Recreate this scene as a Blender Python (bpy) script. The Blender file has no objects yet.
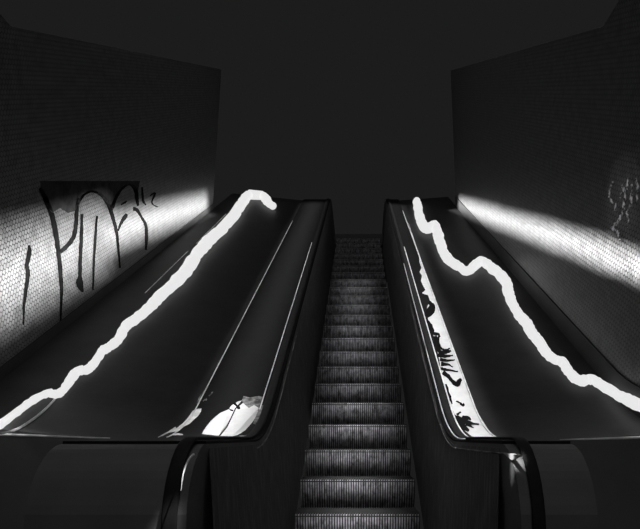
import bpy, math, random
from mathutils import Vector, Matrix
random.seed(7)
scn = bpy.context.scene
C = scn.collection
R = math.radians

# ------------------------------------------------------------------ camera
F, PX, PY, PITCH, EYE = 645.0, 359.0, 264.5, R(15), 0.97
cam = bpy.data.cameras.new('camera')
cam.lens = F / 640 * 36
cam.sensor_width = 36
cam.shift_x = (320 - PX) / 640
cam.clip_end = 200
co = bpy.data.objects.new('camera', cam)
C.objects.link(co)
co.location = (0, 0, EYE)
co.rotation_euler = (R(90) + PITCH, 0, 0)
scn.camera = co
FW = Vector((0, math.cos(PITCH), math.sin(PITCH)))
UP = Vector((0, -math.sin(PITCH), math.cos(PITCH)))
EYEV = Vector((0, 0, EYE))

def ray(px, py):
    return (Vector((1, 0, 0)) * ((px - PX) / F) + UP * ((PY - py) / F) + FW)

# ------------------------------------------------------------------ escalator line
T30 = math.tan(R(30))
H = EYE - 0.015          # deck height at the landing
YB, YT, RAD = 4.63, 13.9, 2.0
TT = RAD * math.tan(R(15))

def g(y):
    """height of the deck surface along the ride"""
    a, b = YB - TT, YB + TT * math.cos(R(30))
    if y < a:
        return H
    if y < b:
        return H + RAD - math.sqrt(RAD * RAD - (y - a) ** 2)
    c, d = YT - TT * math.cos(R(30)), YT + TT
    top = H + (YT - YB) * T30
    if y < c:
        return H + (y - YB) * T30
    if y < d:
        return top - RAD + math.sqrt(max(0, RAD * RAD - (d - y) ** 2))
    return top

def stations(y0, y1):
    ys = [y0]
    y = y0
    while y < y1 - 1e-6:
        near = abs(y - YB) < 0.8 or abs(y - YT) < 0.8
        y = min(y1, y + (0.05 if near else 0.35))
        ys.append(y)
    return ys

def normal(y):
    s = (g(y + .01) - g(y - .01)) / .02
    n = Vector((0, -s, 1))
    n.normalize()
    return n

def hit(px, py, lift=lambda x, y: 0.0, ymin=1.0, ymax=18):
    """where the sight line meets the surface z = g(y) + lift"""
    d = ray(px, py)
    prev = None
    t = ymin
    while t < ymax:
        p = EYEV + d * t
        v = p.z - g(p.y) - lift(p.x, p.y)
        if prev is not None and prev > 0 >= v:
            lo, hi = t - .02, t
            for _ in range(20):
                m = (lo + hi) / 2
                q = EYEV + d * m
                if q.z - g(q.y) - lift(q.x, q.y) > 0:
                    lo = m
                else:
                    hi = m
            return EYEV + d * ((lo + hi) / 2)
        prev = v
        t += .02
    return None

# ------------------------------------------------------------------ helpers
class MB:
    def __init__(s):
        s.v, s.f, s.uv = [], [], []
    def add(s, vs, fs):
        b = len(s.v)
        s.v += [tuple(v) for v in vs]
        s.f += [tuple(b + i for i in f) for f in fs]
    def box(s, x0, x1, y0, y1, z0, z1):
        vs = [(x, y, z) for z in (z0, z1) for y in (y0, y1) for x in (x0, x1)]
        s.add(vs, [(0, 2, 3, 1), (4, 5, 7, 6), (0, 1, 5, 4), (2, 6, 7, 3), (0, 4, 6, 2), (1, 3, 7, 5)])
    def tube(s, pts, rad, n=8, caps=True):
        m = len(pts)
        rr = rad if isinstance(rad, (list, tuple)) else [rad] * m
        vs = []
        for i, p in enumerate(pts):
            t = (pts[min(i + 1, m - 1)] - pts[max(i - 1, 0)]).normalized()
            a = t.cross(Vector((0, 0, 1)))
            if a.length < .01:
                a = Vector((1, 0, 0))
            a.normalize()
            b = a.cross(t)
            for k in range(n):
                an = 2 * math.pi * k / n
                vs.append(p + (a * math.cos(an) + b * math.sin(an)) * rr[i])
        fs = []
        for i in range(m - 1):
            for k in range(n):
                k2 = (k + 1) % n
                fs.append((i * n + k, i * n + k2, (i + 1) * n + k2, (i + 1) * n + k))
        if caps:
            fs.append(tuple(range(n - 1, -1, -1)))
            fs.append(tuple((m - 1) * n + k for k in range(n)))
        s.add(vs, fs)
    def sweep(s, prof, path, close=True):
        """prof: list of (dx, dn); path: list of (point, normal) ; closed profile"""
        n = len(prof)
        vs = []
        for p, nm in path:
            for dx, dn in prof:
                vs.append(Vector((p.x + dx, p.y, p.z)) + nm * dn)
        fs = []
        for i in range(len(path) - 1):
            for k in range(n if close else n - 1):
                k2 = (k + 1) % n
                fs.append((i * n + k, i * n + k2, (i + 1) * n + k2, (i + 1) * n + k))
        if close:
            fs.append(tuple(range(n - 1, -1, -1)))
            fs.append(tuple((len(path) - 1) * n + k for k in range(n)))
        s.add(vs, fs)
    def build(s, name, mat, parent=None, smooth=False, bevel=0):
        me = bpy.data.meshes.new(name)
        me.from_pydata(s.v, [], s.f)
        import bmesh
        bm = bmesh.new(); bm.from_mesh(me)
        bmesh.ops.recalc_face_normals(bm, faces=bm.faces)
        bm.to_mesh(me); bm.free()
        if smooth:
            for p in me.polygons:
                p.use_smooth = True
        me.materials.append(mat)
        o = bpy.data.objects.new(name, me)
        C.objects.link(o)
        if parent:
            o.parent = parent
        if bevel:
            md = o.modifiers.new('bevel', 'BEVEL'); md.width = bevel; md.segments = 2
        return o

def tag(o, label=None, cat=None, group=None, kind=None):
    for k, v in (('label', label), ('category', cat), ('group', group), ('kind', kind)):
        if v:
            o[k] = v
    return o

def empty(name, loc=(0, 0, 0)):
    o = bpy.data.objects.new(name, None)
    C.objects.link(o)
    o.location = loc
    return o

def deparent(o, par):
    """parent keeping world coordinates of an unrotated parent"""
    o.parent = par
    o.matrix_parent_inverse = Matrix.Translation(par.location).inverted()

# ------------------------------------------------------------------ materials
def mat(name, col=(.5, .5, .5), rough=.5, metal=0., spec=.5, emit=None, estr=0.):
    m = bpy.data.materials.new(name)
    m.use_nodes = True
    b = m.node_tree.nodes['Principled BSDF']
    b.inputs['Base Color'].default_value = (*col, 1)
    b.inputs['Roughness'].default_value = rough
    b.inputs['Metallic'].default_value = metal
    b.inputs['Specular IOR Level'].default_value = spec
    if emit:
        b.inputs['Emission Color'].default_value = (*emit, 1)
        b.inputs['Emission Strength'].default_value = estr
    return m

def ramp_noise(m, c0, c1, p0, p1, scale, stretch=(1, 1, 1), detail=6, target='Base Color', use='Object'):
    nt = m.node_tree
    b = nt.nodes['Principled BSDF']
    if use == 'World':
        tc = nt.nodes.new('ShaderNodeNewGeometry'); out = tc.outputs['Position']
    else:
        tc = nt.nodes.new('ShaderNodeTexCoord'); out = tc.outputs['Object']
    mp = nt.nodes.new('ShaderNodeMapping')
    mp.inputs['Scale'].default_value = stretch
    nz = nt.nodes.new('ShaderNodeTexNoise')
    nz.inputs['Scale'].default_value = scale
    nz.inputs['Detail'].default_value = detail
    nz.inputs['Roughness'].default_value = .65
    rp = nt.nodes.new('ShaderNodeValToRGB')
    rp.color_ramp.elements[0].position = p0
    rp.color_ramp.elements[1].position = p1
    rp.color_ramp.elements[0].color = (*c0, 1)
    rp.color_ramp.elements[1].color = (*c1, 1)
    nt.links.new(out, mp.inputs['Vector'])
    nt.links.new(mp.outputs['Vector'], nz.inputs['Vector'])
    nt.links.new(nz.outputs['Fac'], rp.inputs['Fac'])
    nt.links.new(rp.outputs['Color'], b.inputs[target])
    return rp

def g3(v):
    return (v, v, v)

M_BLACK = mat('black_enamel', g3(.006), .6, 0, .08)
ramp_noise(M_BLACK, g3(.005), g3(.008), .35, .7, 6)
M_RUBBER = mat('handrail_rubber', g3(.010), .65, 0, .12)
ramp_noise(M_RUBBER, g3(.012), g3(.020), .3, .7, 20)
M_FRONT = mat('dark_painted_metal', g3(.08), .5, 0, .3)
ramp_noise(M_FRONT, g3(.11), g3(.13), .35, .7, 5)
M_PANEL = mat('dusty_panel', g3(.02), .6, 0, .3)
ramp_noise(M_PANEL, g3(.06), (.22, .20, .205), .46, .75, 5, (1, 6, 1.0), 8)
M_STEEL = mat('dark_steel', g3(.03), .55, 0, .15)
ramp_noise(M_STEEL, g3(.020), g3(.034), .3, .7, 3)
M_WHITE = mat('bright_metal_and_reflection', g3(.86), .5, 0, .3)  # newel tip metal; on the decks a lamp reflection put into the colour
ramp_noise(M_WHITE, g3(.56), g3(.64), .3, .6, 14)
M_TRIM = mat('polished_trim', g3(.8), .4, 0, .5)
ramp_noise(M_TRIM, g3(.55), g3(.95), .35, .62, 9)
M_TRIM_DULL = mat('dull_trim', g3(.2), .4, 0, .5)
ramp_noise(M_TRIM_DULL, g3(.02), g3(.42), .4, .68, 5)
M_MARK = mat('black_marker', g3(.010), .7, 0, .04)
ramp_noise(M_MARK, g3(.003), g3(.006), .3, .7, 30)
M_SPRAY = mat('black_spray_paint', g3(.02), .8, 0, .02)
ramp_noise(M_SPRAY, g3(.003), g3(.009), .4, .75, 9)
M_SMOKE = mat('smudged_metal', g3(.2), .5, 0, .3)
ramp_noise(M_SMOKE, g3(.03), g3(.30), .4, .65, 16)
M_STEP = mat('step_aluminium', g3(.2), .5, .3, .4)
ramp_noise(M_STEP, (.07, .07, .076), (.75, .74, .80), .34, .70, 9, (3, 1, 1.5), 8, use='World')
M_GROOVE = mat('groove_shade', g3(.02), .6, 0, .2)  # shade between the ribs, put into the groove colour
ramp_noise(M_GROOVE, g3(.008), g3(.06), .4, .75, 14, use='World')
M_TREAD = mat('step_tread_metal', g3(.03), .5, 0, .3)
ramp_noise(M_TREAD, g3(.015), g3(.035), .4, .7, 10, use='World')
M_FLOOR = mat('landing_terrazzo', g3(.05), .5, 0, .4)
ramp_noise(M_FLOOR, g3(.03), g3(.07), .4, .6, 60)
M_GLOW = mat('glowing_reflection', g3(.05), .5, 0, .3, (1, 1, 1), .80)  # emission stands in for lamp reflections in the sheet metal
M_GREY = mat('thin_edge_wire', g3(.5), .5, 0, .3)
ramp_noise(M_GREY, g3(.3), g3(.9), .35, .65, 4)

def tile_mat():
    m = mat('penny_round_tile', g3(.15), .4, 0, .3)
    nt = m.node_tree
    L = nt.links.new
    b = nt.nodes['Principled BSDF']
    D = 0.046
    uv = nt.nodes.new('ShaderNodeUVMap')
    S = (D, D * math.sqrt(3), 1)
    ds = []
    for off in ((0, 0, 0), (.5, .5, 0)):
        a = nt.nodes.new('ShaderNodeVectorMath'); a.operation = 'DIVIDE'
        a.inputs[1].default_value = S
        L(uv.outputs['UV'], a.inputs[0])
        c = nt.nodes.new('ShaderNodeVectorMath'); c.operation = 'ADD'; c.inputs[1].default_value = off
        L(a.outputs[0], c.inputs[0])
        fr = nt.nodes.new('ShaderNodeVectorMath'); fr.operation = 'FRACTION'
        L(c.outputs[0], fr.inputs[0])
        s = nt.nodes.new('ShaderNodeVectorMath'); s.operation = 'SUBTRACT'; s.inputs[1].default_value = (.5, .5, 0)
        L(fr.outputs[0], s.inputs[0])
        k = nt.nodes.new('ShaderNodeVectorMath'); k.operation = 'MULTIPLY'; k.inputs[1].default_value = (1, math.sqrt(3), 0)
        L(s.outputs[0], k.inputs[0])
        l = nt.nodes.new('ShaderNodeVectorMath'); l.operation = 'LENGTH'
        L(k.outputs[0], l.inputs[0])
        ds.append(l.outputs['Value'])
    mn = nt.nodes.new('ShaderNodeMath'); mn.operation = 'MINIMUM'
    L(ds[0], mn.inputs[0]); L(ds[1], mn.inputs[1])
    mr = nt.nodes.new('ShaderNodeMapRange')
    mr.inputs['From Min'].default_value = .41
    mr.inputs['From Max'].default_value = .48
    mr.inputs['To Min'].default_value = 1
    mr.inputs['To Max'].default_value = 0
    L(mn.outputs[0], mr.inputs['Value'])
    nz = nt.nodes.new('ShaderNodeTexNoise'); nz.inputs['Scale'].default_value = 9; nz.inputs['Detail'].default_value = 8
    L(uv.outputs['UV'], nz.inputs['Vector'])
    rp = nt.nodes.new('ShaderNodeValToRGB')
    rp.color_ramp.elements[0].position = .3; rp.color_ramp.elements[1].position = .6
    rp.color_ramp.elements[0].color = (.075, .075, .075, 1); rp.color_ramp.elements[1].color = (.135, .135, .135, 1)
    L(nz.outputs['Fac'], rp.inputs['Fac'])
    mx = nt.nodes.new('ShaderNodeMix'); mx.data_type = 'RGBA'
    mx.inputs[6].default_value = (.012, .012, .012, 1)
    L(mr.outputs[0], mx.inputs[0]); L(rp.outputs['Color'], mx.inputs[7])
    L(mx.outputs[2], b.inputs['Base Color'])
    bp = nt.nodes.new('ShaderNodeBump'); bp.inputs['Strength'].default_value = .25; bp.inputs['Distance'].default_value = .004
    L(mr.outputs[0], bp.inputs['Height']); L(bp.outputs[0], b.inputs['Normal'])
    return m
M_TILE = tile_mat()

# ------------------------------------------------------------------ world: the faint glow of the dark hall
w = bpy.data.worlds.new('world'); scn.world = w
w.use_nodes = True
w.node_tree.nodes['Background'].inputs['Color'].default_value = (.0116, .0116, .0116, 1)
w.node_tree.nodes['Background'].inputs['Strength'].default_value = 1.0

# ------------------------------------------------------------------ setting
XL, XR = -2.85, 2.0          # tiled walls
EL, ER = -1.24, 0.885         # outer edges of the escalator decks
def lift_left(x, y=0):
    return -.03 + .17 * max(0, min(1, (EL - x) / (EL - XL)))
def lift_right(x, y=0):
    return -.03 + .09 * max(0, min(1, (x - ER) / (XR - ER)))

def on_wall(px, py, X):
    d = ray(px, py)
    return EYEV + d * (X / d.x)

def make_wall(name, X, thick, y0, y1):
    """slab in the plane x = X from the floor to above the incline, tile rows along the incline"""
    mb = MB()
    zt = lambda y: max(3.6, g(y) + 3.2)
    ys = [y0, 4.6, y1]
    inner = [(X, y, 0) for y in ys] + [(X, y, zt(y)) for y in ys]
    outer = [(X + thick, a, b) for _, a, b in inner]
    n = 3
    fs = []
    for i in range(n - 1):
        fs.append((i, i + 1, n + i + 1, n + i))
        fs.append((2 * n + i, 3 * n + i, 3 * n + i + 1, 2 * n + i + 1))
        fs.append((n + i, n + i + 1, 3 * n + i + 1, 3 * n + i))
        fs.append((i, 2 * n + i, 2 * n + i + 1, i + 1))
    fs.append((0, n, 3 * n, 2 * n)); fs.append((n - 1, 3 * n - 1, 4 * n - 1, 2 * n - 1))
    mb.add(inner + outer, fs)
    o = mb.build(name, M_TILE)
    uvl = o.data.uv_layers.new(name='UVMap')
    c, s = math.cos(R(30)), math.sin(R(30))
    for lp in o.data.loops:
        v = o.data.vertices[lp.vertex_index].co
        uvl.data[lp.index].uv = (v.y * c + v.z * s + v.x, -v.y * s + v.z * c)
    tag(o, kind='structure')
    return o

wl_end = on_wall(213, 203, XL).y
wr_end = on_wall(456, 200, XR).y
wall_left = make_wall('wall_left', XL, -.25, -2, wl_end)
wall_right = make_wall('wall_right', XR, .25, -2, wr_end)

mb = MB(); mb.box(XL - .25, XR + .25, -2, 4.6, -.15, 0)
tag(mb.build('floor', M_FLOOR), kind='structure')
topz = g(YT + 1) - .93
mb = MB(); mb.box(XL, XR, YT - .1, YT + 3.5, topz - .25, topz)
tag(mb.build('trim_4', M_FLOOR), kind='structure')

def apron(name, xa, xb, lift, y0=3.92, y1=YT + 1.2):
    """sheet metal slope between deck and tiled wall, with a front panel down to the floor"""
    mb = MB()
    xs = [xa + (xb - xa) * k / 6 for k in range(7)]
    ys = stations(y0, y1)
    n = len(xs)
    top = [(x, y, g(y) + lift(x)) for y in ys for x in xs]
    bot = [(x, y, max(0, g(y) - 1.3) if y > y0 + .01 else 0) for y in ys for x in xs]
    N = len(top)
    fs = []
    for j in range(len(ys) - 1):
        for i in range(n - 1):
            a = j * n + i
            fs.append((a, a + 1, a + n + 1, a + n))
            fs.append((N + a, N + a + n, N + a + n + 1, N + a + 1))
        a = j * n
        fs.append((a, a + n, N + a + n, N + a))
        a = j * n + n - 1
        fs.append((a, N + a, N + a + n, a + n))
    for i in range(n - 1):
        fs.append((i, N + i, N + i + 1, i + 1))
        a = (len(ys) - 1) * n + i
        fs.append((a, a + 1, N + a + 1, N + a))
    mb.add(top + bot, fs)
    o = mb.build(name, M_STEEL)
    o.data.materials.append(M_FRONT)
    for p in o.data.polygons:
        if all(abs(o.data.vertices[v].co.y - y0) < 1e-4 for v in p.vertices):
            p.material_index = 1
    return tag(o, kind='structure')
apron_l = apron('trim_1', XL + .002, EL - .004, lift_left)
apron_r = apron('trim_2', ER + .004, XR - .002, lift_right)

def base(name, X, s, top):  # dark band added along the wall foot to hold down glow spill
    mb = MB()
    ye = wl_end if X < 0 else wr_end
    ys = stations(3.92, ye)
    vs = []
    for y in ys:
        for x in (X + s * .001, X + s * .014):
            vs += [(x, y, g(y) - .02), (x, y, g(y) + top)]
    fs = []
    for i in range(len(ys) - 1):
        a = 4 * i
        fs += [(a, a + 1, a + 5, a + 4), (a + 2, a + 6, a + 7, a + 3), (a + 1, a + 3, a + 7, a + 5), (a, a + 4, a + 6, a + 2)]
    a = 4 * (len(ys) - 1)
    fs += [(0, 2, 3, 1), (a, a + 1, a + 3, a + 2)]
    mb.add(vs, fs)
    tag(mb.build(name, M_STEEL), kind='structure')
base('dark_band_left', XL, 1, .25)
base('dark_band_right', XR, -1, .28)

# thin bright edge strips on the front edges of the two slopes
def line3(pts):
    return [Vector(p) for p in pts]
mb = MB()
a = on_wall(-30, 433.0, XL + .03); z = 4.3
def at_depth(px, py, Y):
    d = ray(px, py)
    return EYEV + d * (Y / d.y)
def edge_strip(name, p):
    mb = MB()
    mb.tube([at_depth(x, y, 3.905) for x, y, r in p], [r for x, y, r in p], 8)
    return mb.build(name, M_TRIM)
es = edge_strip('edge_strip', [(-30, 433.5, .008), (0, 434.6, .008), (30, 435.6, .007), (60, 436.6, .006), (90, 437.6, .004), (110, 438.0, .002)])
deparent(es, apron_l)
es = edge_strip('edge_strip', [(560, 439.6, .002), (585, 439.2, .005), (610, 438.4, .007), (640, 437.6, .009), (665, 437, .009)])
deparent(es, apron_r)

# ------------------------------------------------------------------ paint and marks on the tiled walls
def smooth_path(pts, sub=6):
    out = []
    n = len(pts)
    for i in range(n - 1):
        p0, p1, p2, p3 = pts[max(i - 1, 0)], pts[i], pts[i + 1], pts[min(i + 2, n - 1)]
        for k in range(sub):
            t = k / sub
            out.append(tuple(.5 * ((2 * b) + (-a + c) * t + (2 * a - 5 * b + 4 * c - d) * t * t + (-a + 3 * b - 3 * c + d) * t ** 3)
                             for a, b, c, d in zip(p0, p1, p2, p3)))
    out.append(tuple(pts[-1]))
    return out

def stroke(mb, pts, proj, jitter=.25, sub=5):
    """pts (x, y, width) in the photograph's frame, laid on a surface by proj"""
    ps = smooth_path(pts, sub)
    vs = []
    for i, (x, y, wd) in enumerate(ps):
        x0, y0, _ = ps[max(i - 1, 0)]; x1, y1, _ = ps[min(i + 1, len(ps) - 1)]
        l = math.hypot(x1 - x0, y1 - y0) or 1
        nx, ny = -(y1 - y0) / l, (x1 - x0) / l
        a = wd / 2 + random.uniform(-jitter, jitter)
        b = wd / 2 + random.uniform(-jitter, jitter)
        p, q = proj(x + nx * a, y + ny * a), proj(x - nx * b, y - ny * b)
        if p is None or q is None:
            continue
        vs += [p, q]
    mb.add(vs, [(2 * i, 2 * i + 1, 2 * i + 3, 2 * i + 2) for i in range(len(vs) // 2 - 1)])

def patch(mb, pts, proj):
    vs = [proj(x, y) for x, y in pts]
    vs = [v for v in vs if v is not None]
    mb.add(vs, [tuple(range(len(vs)))])

WL = lambda x, y: on_wall(x, y, XL + .003)
WR = lambda x, y: on_wall(x, y, XR - .003)
graff = [
    [(29, 245, 2), (29.5, 252, 4.5), (27, 265, 4), (28, 275, 4.5), (26, 290, 3.5), (24, 308, 2.5), (23.5, 325, 1.2)],
    [(40, 188, 3), (46, 200, 5), (52, 216, 5.5), (56, 235, 5), (58.5, 252, 4.5), (60.5, 272, 4), (61.5, 292, 3.5), (60.5, 322, 2.2)],
    [(60, 252, 4), (66, 247, 4.5), (73, 238, 4.5), (76, 226, 4), (77, 208, 3.5), (78, 198, 3)],
    [(82, 214, 2.5), (81.5, 235, 3.5), (80.5, 255, 3.5), (80, 276, 4), (79.5, 281, 7), (80.5, 287, 6), (83, 292, 2)],
    [(97, 216, 2), (95.5, 235, 2.8), (94.3, 255, 2.5), (93.5, 275, 2), (93, 290, 1.5)],
    [(78, 204, 3), (84, 195, 2), (92, 191.5, 2), (101, 195, 3), (108, 204, 4), (112, 215, 4), (116, 230, 3.2), (118.5, 250, 2.6), (120, 268, 2)],
    [(118, 231, 2), (121, 223, 3), (125, 217, 4), (127, 214, 3)],
    [(112, 208, 4), (117, 196, 3), (123, 188, 2.5), (130, 184.5, 2.5), (135.5, 190, 4), (137, 200, 3.5), (138, 206, 2)],
    [(133, 209, 4), (137, 210, 3.5), (142, 218, 2.5), (146, 226, 3.2), (146.5, 238, 3.5), (146, 250, 2)],
    [(121, 205, 1), (124, 203, 2), (127, 201, 1)],
    [(142, 187, 2), (143, 200, 2.5), (146, 205, 1)],
    [(150, 196, 1.2), (155, 193, 2), (152, 203, 1.5), (158, 207, 1)],
]
mb = MB()
for s_ in graff:
    stroke(mb, s_, WL)
sp = mb.build('graffiti', M_SPRAY)
sp['label'] = 'black spray painted letters with long drips on the left tiled wall'
deparent(sp, wall_left)
mb = MB()
patch(mb, [(40, 181), (41, 190), (46, 205), (52, 213), (60, 208), (68, 213), (75, 211), (78, 205), (80, 181)], WL)
patch(mb, [(80, 181), (78, 206), (85, 195), (92, 192), (97, 181)], WL)
patch(mb, [(97, 181), (92, 192), (100, 195), (107, 203), (112, 213), (113, 181)], WL)
patch(mb, [(113, 181), (112, 213), (117, 197), (123, 188), (126, 181)], WL)
patch(mb, [(126, 181), (123, 188), (130, 184.5), (136, 190), (137, 197), (140, 181)], WL)
M_FILL = mat('black_wall_fill', g3(.04), .8, 0, .02)  # black fill on the wall above the letters
ramp_noise(M_FILL, g3(.02), g3(.05), .3, .7, 9)
fp = mb.build('graffiti', M_FILL)
fp['label'] = 'black area on the wall above the rounded letters'
deparent(fp, wall_left)
mb = MB()
for s_ in ([(629, 178, 1.5), (626, 187, 2.5), (624.8, 200, 3), (622, 214, 2.5), (617, 223, 3), (611.6, 228, 2), (617.5, 231.5, 3), (619.5, 240, 1.5)],):
    stroke(mb, s_, WR, .9)
M_PALE = mat('pale_patchy_stroke', g3(.5), .5, 0, .3)  # pale, patchy strokes on the right wall
ramp_noise(M_PALE, g3(.03), (.95, .95, .97), .42, .60, 26, detail=3)
fp = mb.build('graffiti', M_PALE)
fp['label'] = 'pale patchy stroke, branching, high on the right tiled wall'
deparent(fp, wall_right)
for s_ in ([(614, 180, 1), (611, 186, 2), (609.5, 195, 2), (612, 202, 2.5), (615.5, 205, 2.5), (614, 211, 1.5)],
           [(631.5, 184, 1.5), (631.8, 192, 2), (630.8, 204, 2.5), (627.5, 212, 2), (628, 220, 1.2), (628, 228, 2)],
           [(622, 184, 1.5), (623, 190, 2), (620, 198, 1)], [(636, 178, 1.5), (638, 190, 2), (636, 204, 1.5)]):
    mb = MB()
    stroke(mb, s_, WR, .9)
    deparent(mb.build('graffiti', M_PALE), wall_right)

# ------------------------------------------------------------------ escalator
esc = empty('escalator', (0, 4.2, 0))
tag(esc, 'dark steep escalator with ribbed steps climbing away between black balustrades', 'escalator')

# steps
NY, NZ = 5.33, EYE - .566
SW = .484
def riser_mesh():
    mb = MB()
    pitch, depth = .0208, .010
    cols = []
    x = -SW
    n = int(round(2 * SW / pitch))
    pitch = 2 * SW / n
    for i in range(n):
        x0 = -SW + i * pitch
        gap = depth if i != n // 2 else .03
        cols += [(x0, 0), (x0 + pitch * .55, 0), (x0 + pitch * .56, gap), (x0 + pitch * .99, gap)]
    rows = []
    for k in range(11):
        t = k / 10
        rows.append((.002 + .15 * t ** 1.7, -.004 - .245 * t))
    vs = [(cx, ry + cd, rz) for ry, rz in rows for cx, cd in cols]
    m = len(cols)
    fs = [(j * m + i, j * m + i + 1, (j + 1) * m + i + 1, (j + 1) * m + i) for j in range(10) for i in range(m - 1)]
    mb.add(vs, fs)
    return mb
def tread_mesh():
    mb = MB()
    pitch = .0208
    n = int(round(2 * SW / pitch)); pitch = 2 * SW / n
    mb.box(-SW, SW, .004, .41, -.03, -.008)
    for i in range(n):
        x0 = -SW + i * pitch
        mb.box(x0, x0 + pitch * .5, .002, .40, -.010, 0)
    return mb
step0 = tread_mesh().build('step', M_TREAD)
riser0 = riser_mesh().build('riser', M_STEP, step0)
riser0.data.materials.append(M_GROOVE)
for p_ in riser0.data.polygons:
    xs_ = [riser0.data.vertices[v].co.x for v in p_.vertices]
    if ((sum(xs_) / len(xs_) + SW) / (2 * SW / round(2 * SW / .0208))) % 1 > .555:
        p_.material_index = 1
riser0['label'] = 'scuffed aluminium riser with upright ribs'
edge = MB(); edge.tube([Vector((-SW, .003, -.004)), Vector((SW, .003, -.004))], .0035, 6)
for k in range(-1, 22):
    s_ = step0 if k == -1 else step0.copy()
    r_ = riser0
    if k > -1:
        C.objects.link(s_)
        r_ = riser0.copy(); C.objects.link(r_); r_.parent = s_
    s_.parent = esc
    y = NY + .4 * k
    zz = NZ + .231 * k
    s_.location = Vector((-.01, y, zz)) - esc.location

# comb plate at the landing
mb = MB()
mb.box(-.55, .55, 3.6, 4.2, 0, .02)
for i in range(36):
    x = -.5 + i * .0278
    mb.box(x, x + .012, 4.2, 4.32, 0, .016)
cp = mb.build('comb_plate', M_TREAD); deparent(cp, esc)

def path(X, y0, y1, off=0.):
    out = []
    for y in stations(y0, y1):
        nm = normal(y)
        out.append((Vector((X, y, g(y))) + nm * off, nm))
    return out

def newel_path(X, off, yfront, drop, r):
    """horizontal run then round the newel end downwards"""
    pts = []
    cy, cz = yfront + r, H + off - r
    for k in range(12, -1, -1):
        a = math.pi * (k / 12) * .75
        nm = Vector((0, -math.sin(a), math.cos(a)))
        pts.append((Vector((X, cy, cz)) + nm * r, nm))
    return pts

def bead(name, X, off, y0, y1, rad, m, par, extra=None):
    mb = MB()
    pts = [p for p, _ in path(X, y0, y1, off)]
    rr = []
    if extra:
        pts = extra + pts
    mb.tube(pts, rad, 8)
    o = mb.build(name, m, smooth=True)
    o.parent = par
    return o

def balustrade(sg, xin, xlow, xrail, wrail, xedge, yfr):
    bal = MB()
    # carcass: core under the decks
    pth = []
    x0, x1 = sorted((sg * xin, sg * xedge))
    ys = stations(yfr + .25, YT + 1.2)
    n = len(ys)
    vs = []
    for y in ys:
        b = max(.0, g(y) - 1.35)
        vs += [(x0, y, g(y) - .012), (x1, y, g(y) - .012), (x1, y, b), (x0, y, b)]
    fs = []
    for i in range(n - 1):
        for k in range(4):
            fs.append((i * 4 + k, i * 4 + (k + 1) % 4, i * 4 + 4 + (k + 1) % 4, i * 4 + 4 + k))
    fs += [(3, 2, 1, 0), tuple(4 * (n - 1) + k for k in range(4))]
    bal.add(vs, fs)
    # rounded newel front
    rn = .25
    prof = []
    for k in range(0, 13):
        a = math.pi / 2 * k / 12
        prof.append((yfr + .25 - rn * math.sin(a), H - .012 - rn + rn * math.cos(a)))
    prof.append((yfr + .10, 0)); prof.append((yfr + .25, 0))
    m = len(prof)
    bal.add([(x0, a, b) for a, b in prof] + [(x1, a, b) for a, b in prof],
            [tuple(range(m)), tuple(range(2 * m - 1, m - 1, -1))] + [(i, m + i, m + (i + 1) % m, (i + 1) % m) for i in range(m)])
    B = bal.build('balustrade', M_FRONT)
    deparent(B, esc)
    def child(mb, name, mt, smooth=False):
        o = mb.build(name, mt, B, smooth)
        return o
    # inner panel, sloping in towards the steps
    mb = MB()
    ys = [y for y in stations(yfr + .3, YT + 1.0)]
    vs = []
    for y in ys:
        zb = max(.02, g(y) - .93 - .25)
        xt, xb = sg * (xin - .004), sg * .515
        vs += [(xt, y, g(y) - .03), (xb, y, zb), (xb + sg * .012, y, zb), (xt + sg * .002, y, g(y) - .03)]
    fs = []
    for i in range(len(ys) - 1):
        for k in range(4):
            fs.append((i * 4 + k, i * 4 + (k + 1) % 4, i * 4 + 4 + (k + 1) % 4, i * 4 + 4 + k))
    fs += [(3, 2, 1, 0), tuple(4 * (len(ys) - 1) + k for k in range(4))]
    mb.add(vs, fs)
    child(mb, 'inner_panel', M_PANEL)
    # deck sheet
    mb = MB()
    x0, x1 = sorted((sg * xin, sg * xedge))
    mb.sweep([(x0, -.012), (x1, -.012), (x1, 0), (x0, 0)], path(0, yfr + .25, YT + 1.2))
    child(mb, 'deck', M_BLACK)
    # handrail with a rounded section, wrapping the newel
    mb = MB()
    prof = []
    hw, hh = wrail / 2, .014
    for k in range(14):
        a = 2 * math.pi * k / 14
        c, s_ = math.cos(a), math.sin(a)
        prof.append((hw * math.copysign(abs(c) ** .6, c), .004 + hh / 2 + hh / 2 * math.copysign(abs(s_) ** .6, s_)))
    pp = newel_path(sg * xrail, 0, yfr, .4, .26)
    mb.sweep(prof, pp + path(sg * xrail, yfr + .27, YT + 1.1))
    child(mb, 'handrail', M_RUBBER, True)
    return B

YF = 2.55
BR = balustrade(1, .60, .594, .6635, .050, ER, YF)
BL = balustrade(-1, .64, .635, .70, .06, -EL, YF)
BR['label'] = 'right balustrade with a scratched outer deck showing a bright lamp reflection'
BL['label'] = 'left balustrade with a wide black deck'

# bright trim beads
def yend(px, py):
    return hit(px, py).y
bead('trim_bead', .882, .004, 3.95, yend(404, 211), .0075, M_TRIM, BR)
bead('trim_bead', .700, .006, 3.95, yend(405.6, 247), .006, M_TRIM, BR)
bead('trim_bead', .627, .006, 3.95, yend(406, 264), .0045, M_TRIM, BR)
bead('trim_bead', .594, -.050, 2.75, yend(410, 300), .0035, M_TRIM_DULL, BR)
bead('trim_bead', -.632, -.050, 4.1, yend(297, 328), .0045, M_TRIM_DULL, BL)
bead('trim_bead', -.752, .005, 5.0, yend(309, 243), .0045, M_TRIM, BL)
bead('trim_bead', -1.237, .005, 4.3, yend(289, 221), .0045, M_TRIM, BL)

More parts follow.
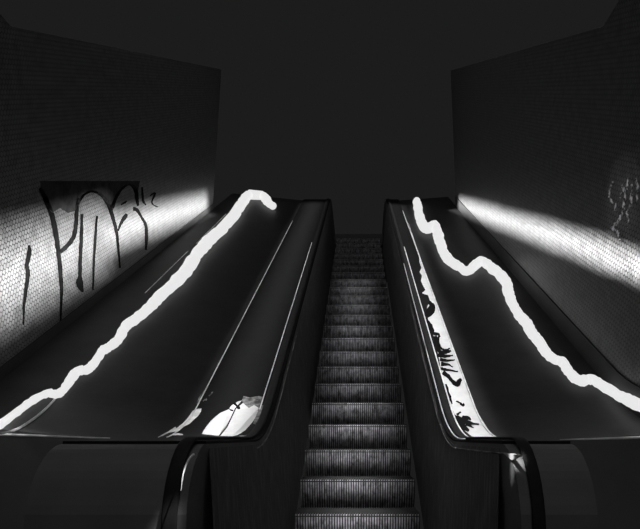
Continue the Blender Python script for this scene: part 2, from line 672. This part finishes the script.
DK = lambda x, y: hit(x, y, lambda a, b: .002)
DK2 = lambda x, y: hit(x, y, lambda a, b: .004)
# right deck: lamp reflection drawn as a bright strip
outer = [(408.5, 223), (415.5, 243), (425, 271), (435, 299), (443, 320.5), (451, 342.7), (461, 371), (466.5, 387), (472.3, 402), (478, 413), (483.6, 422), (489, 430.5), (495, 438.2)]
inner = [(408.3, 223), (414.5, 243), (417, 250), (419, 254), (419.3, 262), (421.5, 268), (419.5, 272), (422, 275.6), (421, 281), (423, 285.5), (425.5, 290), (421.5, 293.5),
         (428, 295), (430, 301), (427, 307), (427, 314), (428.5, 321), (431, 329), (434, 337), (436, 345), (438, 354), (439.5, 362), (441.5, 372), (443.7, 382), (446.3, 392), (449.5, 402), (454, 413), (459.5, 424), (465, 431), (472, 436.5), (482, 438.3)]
def strip_mesh(mb, A, B, proj, n=80):
    def res(P, n):
        ls = [0]
        for a, b in zip(P, P[1:]):
            ls.append(ls[-1] + math.hypot(b[0] - a[0], b[1] - a[1]))
        out = []
        for k in range(n + 1):
            d = ls[-1] * k / n
            j = max(i for i in range(len(ls)) if ls[i] <= d + 1e-9)
            j = min(j, len(P) - 2)
            t = (d - ls[j]) / (ls[j + 1] - ls[j])
            out.append((P[j][0] + (P[j + 1][0] - P[j][0]) * t, P[j][1] + (P[j + 1][1] - P[j][1]) * t))
        return out
    # match by y so that the cross-lines stay level
    def xat(P, y):
        for a, b in zip(P, P[1:]):
            if a[1] <= y <= b[1]:
                return a[0] + (b[0] - a[0]) * (y - a[1]) / max(b[1] - a[1], 1e-6)
        return P[-1][0] if y > P[-1][1] else P[0][0]
    y0, y1 = A[0][1], A[-1][1]
    vs = []
    for k in range(n + 1):
        y = y0 + (y1 - y0) * k / n
        p, q = proj(xat(A, y), y), proj(xat(B, y), y)
        if p is None or q is None:
            continue
        vs += [p, q]
    mb.add(vs, [(2 * i, 2 * i + 1, 2 * i + 3, 2 * i + 2) for i in range(len(vs) // 2 - 1)])
def kid(mb, name, mt, par, label=None):
    o = mb.build(name, mt, par)
    if label:
        o['label'] = label
    return o
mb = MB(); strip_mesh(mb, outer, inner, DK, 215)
kid(mb, 'reflection_strip', M_WHITE, BR, 'bright strip of lamp reflection along the outer deck')
mb = MB()
for s_ in [
    [(429, 302, 2), (432, 306, 5), (430, 312, 6), (426, 316, 4)],
    [(425, 320, 3), (430, 326, 4), (433, 333, 3), (438, 334, 2), (440, 337, 1)],
    [(439, 335, 1.4), (438.5, 342, 1.8), (441, 348, 1.6), (446, 350, 1.4), (450, 348, .8)],
    [(435, 336, 3), (437, 345, 3.5), (440, 352, 3), (446, 352, 3), (451, 350.5, 1.5)],
    [(438, 354, 4), (445, 356, 2.8), (453, 355.5, 1)], [(440, 359, 3), (447, 360.5, 2), (455, 360, 1)],
    [(441, 364, 3.5), (448, 364.5, 2), (453, 367, .8)], [(441, 368, 2.5), (447, 370, 1.6), (458, 371.5, .8)],
    [(443, 372, 3.5), (448, 376, 3), (453, 382, 3), (457, 384.5, 3.6), (460, 380, 3), (461, 378.5, 1)],
    [(446, 384, 1.5), (448, 392, 2), (450, 398, 2.5), (452, 404, 1)],
    [(456, 401, .8), (460, 403, 1.4), (463, 405.5, 2), (464, 403, .6)],
    [(453, 416, 2), (457, 418, 4), (463, 421, 5), (470, 423, 3), (479, 424.5, 1)], [(458, 421, 4), (464, 427, 4.5), (469, 431, 1.5)],
    [(462, 417, 2), (468, 418, 2.5), (471, 420, 1)], [(466, 424, 3), (474, 428, 1)], [(457, 415, 2), (461, 412, 1)]]:
    stroke(mb, [(x, y, w * 1.3) for x, y, w in s_], DK2, .4, 4)
kid(mb, 'scrawl', M_MARK, BR, 'black scratches and marker scrawl on the bright strip')

# left deck: lamp reflection drawn as a bright patch at the foot of the slope
mb = MB()
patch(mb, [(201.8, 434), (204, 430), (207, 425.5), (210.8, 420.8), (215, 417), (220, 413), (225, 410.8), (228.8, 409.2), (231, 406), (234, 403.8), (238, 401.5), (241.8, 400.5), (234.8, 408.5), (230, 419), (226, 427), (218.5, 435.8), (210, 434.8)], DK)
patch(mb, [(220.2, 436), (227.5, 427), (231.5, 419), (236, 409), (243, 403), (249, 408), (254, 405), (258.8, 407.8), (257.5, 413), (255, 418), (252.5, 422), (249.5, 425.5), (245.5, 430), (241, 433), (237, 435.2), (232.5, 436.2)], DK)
kid(mb, 'reflection_patch', M_WHITE, BL, 'bright lamp reflection on the deck, split by a thin dark seam')
mb = MB()
for s_ in [[(234, 403, 2), (238, 407, 3), (240, 410, 2)], [(236, 411, 1.2), (239, 414, 1.6), (242, 417, .8)], [(241, 419, 1), (238.5, 415, 2.2), (235, 416, 1)], [(229, 409, 1), (233, 411, 2)]]:
    stroke(mb, s_, DK2, .4, 4)
kid(mb, 'scrawl', M_MARK, BL, 'small black smudges on the bright reflection')
mb = MB()
patch(mb, [(243.5, 396), (250, 397.5), (259, 396), (263, 397), (259, 407.5), (254, 405), (249, 408), (243, 403), (241.8, 400.5)], DK)
kid(mb, 'smudge', M_SMOKE, BL, 'grey smudge above the bright reflection')
mb = MB()
for s_ in [[(262, 405, 3), (260, 411, 4), (257.5, 417, 4), (254, 424, 2.5)], [(239, 436, 1), (244, 436, 1.8), (249, 435.4, .6)]]:
    mb = MB(); stroke(mb, s_, DK2, .6, 4)
    kid(mb, 'smudge', M_SMOKE, BL)
# bright flare beside the left outer edge
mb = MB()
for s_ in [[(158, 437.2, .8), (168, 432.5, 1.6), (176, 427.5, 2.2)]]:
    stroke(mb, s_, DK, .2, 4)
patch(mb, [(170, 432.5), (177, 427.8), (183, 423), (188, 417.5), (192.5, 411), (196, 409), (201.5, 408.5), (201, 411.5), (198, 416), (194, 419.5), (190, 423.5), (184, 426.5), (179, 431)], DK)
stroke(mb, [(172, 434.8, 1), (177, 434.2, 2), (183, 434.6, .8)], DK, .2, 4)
kid(mb, 'bright_edge', M_TRIM, BL, 'bright flare at the foot of the outer edge')
mb = MB()
for s_ in [[(198, 404, 2), (200, 398, 2.4), (204, 392, 1.6), (208, 387, .8)], [(203, 401, 1.5), (207, 399, 1.5)], [(209, 396, .8), (213, 392, 1)]]:
    mb = MB(); stroke(mb, s_, DK, .5, 4)
    kid(mb, 'smudge', M_SMOKE, BL)

# right newel: bright tip and edge of the inner trim, left newel: edge highlight modelled as a bright bead
def at_x(px, py, X):
    d = ray(px, py)
    return EYEV + d * (X / d.x)
XT = .594
mb = MB()
for P in ([(503, 452.8), (512, 454), (522, 455.6), (517, 457), (512, 460.2), (508, 457.5)],):
    a = [at_x(x, y, XT) for x, y in P]
    b = [v + Vector((.012, 0, 0)) for v in a]
    n = len(a)
    mb.add(a + b, [tuple(range(n)), tuple(range(2 * n - 1, n - 1, -1))] + [(i, (i + 1) % n, n + (i + 1) % n, n + i) for i in range(n)])
kid(mb, 'newel_tip', M_WHITE, BR, 'small bright metal tip on the newel end')
mb = MB()
mb.tube([at_x(x, y, -.637) for x, y, r in smooth_path([(193.5, 454.5, 1), (190, 458, 1), (186.5, 464, 1), (183.5, 473, 1), (182, 482, 1), (181, 491, 1)], 4)],
        [.0045 * (1 - k / 20) ** 1 + .0008 for k in range(21)], 8)
kid(mb, 'newel_highlight', M_TRIM, BL, 'curved highlight on the edge of the newel end')
mb = MB()
mb.tube([at_x(474, 489, XT), at_x(473.3, 508, XT), at_x(472.4, 532, XT)], .0022, 6)
kid(mb, 'panel_seam', M_TRIM_DULL, BR)
# curved foot of the right inner trim, widening and chipped
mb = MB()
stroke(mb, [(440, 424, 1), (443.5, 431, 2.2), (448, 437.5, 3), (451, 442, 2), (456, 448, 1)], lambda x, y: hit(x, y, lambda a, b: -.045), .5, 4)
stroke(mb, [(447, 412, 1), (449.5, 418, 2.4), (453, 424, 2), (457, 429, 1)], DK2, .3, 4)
kid(mb, 'bright_edge', M_TRIM, BR, 'chipped bright curve at the foot of the inner trim')

# ------------------------------------------------------------------ lamp reflections on the slopes, shaped as glowing wavy tubes
left_streak = [(272.7, 206.3, 7), (268.5, 203, 8.5), (264.5, 197.5, 9), (259.5, 193.2, 9), (253.4, 192.7, 9), (246.8, 196.5, 9.5), (242, 203.5, 10), (233.6, 215.4, 10.5),
             (222, 228.5, 11), (208, 241.5, 12), (198, 253, 12), (188, 268, 13), (174, 283.4, 12.5), (160, 296, 11.5), (150, 306.5, 10.5), (136.5, 318.5, 10), (129, 323, 10), (123.4, 330, 9.5),
             (117.7, 340.5, 9.5), (109, 347, 9), (102, 351.5, 9), (93.6, 363.5, 9), (87.5, 369.3, 9), (78.5, 371.3, 9.5), (72.3, 377, 9.5), (64.5, 388.5, 8.5), (57.5, 394.3, 8.5), (47.5, 393.4, 8),
             (34, 399.8, 8), (17, 412, 8), (0, 424.8, 8), (-14, 433, 8)]
right_streak = [(416.6, 200.5, 7), (418.6, 210, 9), (421, 221, 10), (427, 228.5, 10), (434, 225.5, 10), (437.4, 233, 10), (439.6, 241, 10), (443, 251, 10), (449.6, 260.5, 10), (458, 265.8, 9.5),
              (466.6, 271.3, 9), (475, 265.2, 9.5), (482.2, 261, 9.5), (491, 267.5, 10), (500.6, 275.5, 10.5), (506.5, 283, 10.5), (508.6, 293.5, 10), (512.5, 304, 10), (519, 314.8, 10), (525.5, 322, 11),
              (531.8, 332.5, 11), (539.7, 343, 10), (547.6, 354, 10), (554.5, 359.3, 10), (562, 361.5, 10), (567.5, 369.5, 10), (573.5, 376.8, 10.5), (581, 380.8, 10.5), (591, 379.3, 10.5),
              (603, 385.8, 10.5), (619, 395.5, 11), (632.3, 402, 11.5), (648, 408.5, 12), (668, 415, 12)]
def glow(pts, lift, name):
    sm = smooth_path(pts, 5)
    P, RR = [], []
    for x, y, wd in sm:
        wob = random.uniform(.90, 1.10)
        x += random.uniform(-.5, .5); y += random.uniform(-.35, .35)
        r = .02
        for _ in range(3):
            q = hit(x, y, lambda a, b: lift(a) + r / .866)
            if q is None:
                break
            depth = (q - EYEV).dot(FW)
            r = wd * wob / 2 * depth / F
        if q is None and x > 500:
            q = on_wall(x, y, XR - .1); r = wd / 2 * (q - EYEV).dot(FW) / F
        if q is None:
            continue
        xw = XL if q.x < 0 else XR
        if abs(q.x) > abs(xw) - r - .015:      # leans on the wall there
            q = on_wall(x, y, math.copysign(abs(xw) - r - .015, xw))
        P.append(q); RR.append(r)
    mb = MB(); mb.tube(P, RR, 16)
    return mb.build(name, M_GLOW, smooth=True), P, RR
gl, P, RR = glow(left_streak, lift_left, 'reflection_streak')
tag(gl, 'white wavy lamp reflection left of the escalator, its top end hooked', 'light tube')  # glowing tube stands in for a lamp reflection
print('LT', P[0], P[-1], max(p.x for p in P), min(p.x for p in P), RR[0], RR[-1])
gr, P, RR = glow(right_streak, lift_right, 'reflection_streak')
tag(gr, 'white zigzag lamp reflection on the dark slope right of the escalator', 'light tube')  # glowing tube stands in for a lamp reflection
print('RT', P[0], P[-1], max(p.x for p in P), min(p.x for p in P), RR[0], RR[-1])
# the straight thin edge wire running beside the left streak
mb = MB()
def wire(pts, rad):
    q = [hit(x, y, lambda a, b: lift_left(a) + rad) for x, y in pts]
    q = [v for v in q if v is not None]
    mb.tube(q, rad, 6)
wire([(226, 214), (215, 225), (196, 243.5)], .006)
wire([(188, 251), (166, 272.5), (145, 293)], .004)
wire([(154, 299), (143, 309), (133, 320)], .004)
w1 = mb.build('edge_moulding', M_GREY); deparent(w1, apron_l)
mb = MB()
for ofs in (0, 1.6):
    ps = smooth_path([(56, 397 + ofs), (47, 407 + ofs), (37, 415.5 + ofs), (28, 422 + ofs), (18, 428 + ofs * .8), (8, 431.8 + ofs * .5), (-8, 433.6)], 4)
    q = [hit(x, y, lambda a, b: lift_left(a) + .004) for x, y in ps]
    q = [v for v in q if v is not None]
    mb.tube(q, .0045, 6)
w2 = mb.build('edge_moulding', M_TRIM); deparent(w2, apron_l)

# ------------------------------------------------------------------ lights
def spot(loc, target, power, half, blend=.5, soft=.05):
    l = bpy.data.lights.new('added_spot', 'SPOT')
    l.energy = power
    l.spot_size = 2 * half
    l.spot_blend = blend
    l.shadow_soft_size = soft
    o = bpy.data.objects.new('added_spot', l)
    C.objects.link(o)
    o.location = loc
    o.rotation_euler = (Vector(target) - Vector(loc)).to_track_quat('-Z', 'Y').to_euler()
    return o

def area(name, loc, direction, up_axis, sx, sy, power, spread):
    l = bpy.data.lights.new(name, 'AREA')
    l.shape = 'RECTANGLE'; l.size = sx; l.size_y = sy; l.energy = power; l.spread = spread
    o = bpy.data.objects.new(name, l)
    C.objects.link(o)
    zax = -direction.normalized()
    xax = (up_axis - zax * up_axis.dot(zax)).normalized()
    yax = zax.cross(xax)
    m = Matrix((xax, yax, zax)).transposed().to_4x4()
    m.translation = loc
    o.matrix_world = m
    return o

# long unseen lights added along the ride, narrowed to decks and steps
def run_light(x, y0, y1, down, dist, power, spread, drop=0.):
    a, b = Vector((x, y0, g(y0) - drop)), Vector((x, y1, g(y1) - drop))
    d = Vector((0, math.cos(R(down)), -math.sin(R(down))))
    area('added_strip_light', (a + b) / 2 - d * dist, d, b - a, (b - a).length, .06, power, R(spread))
run_light(.76, 3.7, 13.0, 62, 5.0, 16, 6.5)
run_light(-.98, 3.7, 13.2, 62, 5.0, 25, 8)
run_light(-.05, 4.0, 6.8, 52, 5.2, 15, 11, .9)
run_light(-.05, 6.8, 8.8, 52, 5.2, 5.2, 10, .9)
run_light(-.05, 8.8, 11.0, 52, 5.2, 3.6, 9, .9)

# linear wall washers hung in front of the tiles
def strip(a, b, X, off, per_m, spread):
    p, q = on_wall(*a, X), on_wall(*b, X)
    s = 1 if X < 0 else -1
    c = (p + q) / 2 + Vector((s * off, 0, 0))
    L = (q - p).length
    area('wall_washer', c, Vector((-s, 0, 0)), q - p, L, .03, per_m * L, spread)
strip((-90, 321), (108, 234), XL, .9, 16, R(64))
strip((108, 234), (207, 204), XL, .62, 12, R(58))
pr = [(459, 204.5), (500, 218.5), (560, 238.5), (612, 257), (720, 297)]
for k, of in enumerate((.45, .41, .37, .33)):
    strip(pr[k], pr[k + 1], XR, of, 20 * of, R(58))
tq = on_wall(622, 206, XR)
spot(tq + Vector((-1.3, -.3, .6)), tq, 12, R(17), 1, .05)  # spot added to brighten the pale strokes
# small spots added to brighten the newel ends and the landing edges
spot((-.6, 1.2, 3.4), (.6, 2.62, .9), 1500, R(.8), .7, .02)
spot((.6, 1.2, 3.4), (-.637, 2.45, .80), 700, R(1.2), .9, .02)
spot((-2.2, 4.1, 4.6), (-2.2, 3.9, .96), 500, R(7), 1, .02)
spot((1.85, 4.1, 4.6), (1.85, 3.9, .96), 500, R(5), 1, .02)

# weak fill added from above and behind to lift the dark surfaces
area('fill_light', Vector((0, 3, 15)), Vector((0, 0, -1)), Vector((1, 0, 0)), 6, 10, 170, R(180))
area('fill_light', Vector((0, -7, 2.6)), Vector((0, 1, 0)), Vector((1, 0, 0)), 5, 3, 66, R(180))

# ------------------------------------------------------------------ view
vs = scn.view_settings
vs.view_transform = 'Standard'
vs.look = 'None'
vs.exposure = 0
vs.gamma = 1
vs.use_curve_mapping = False
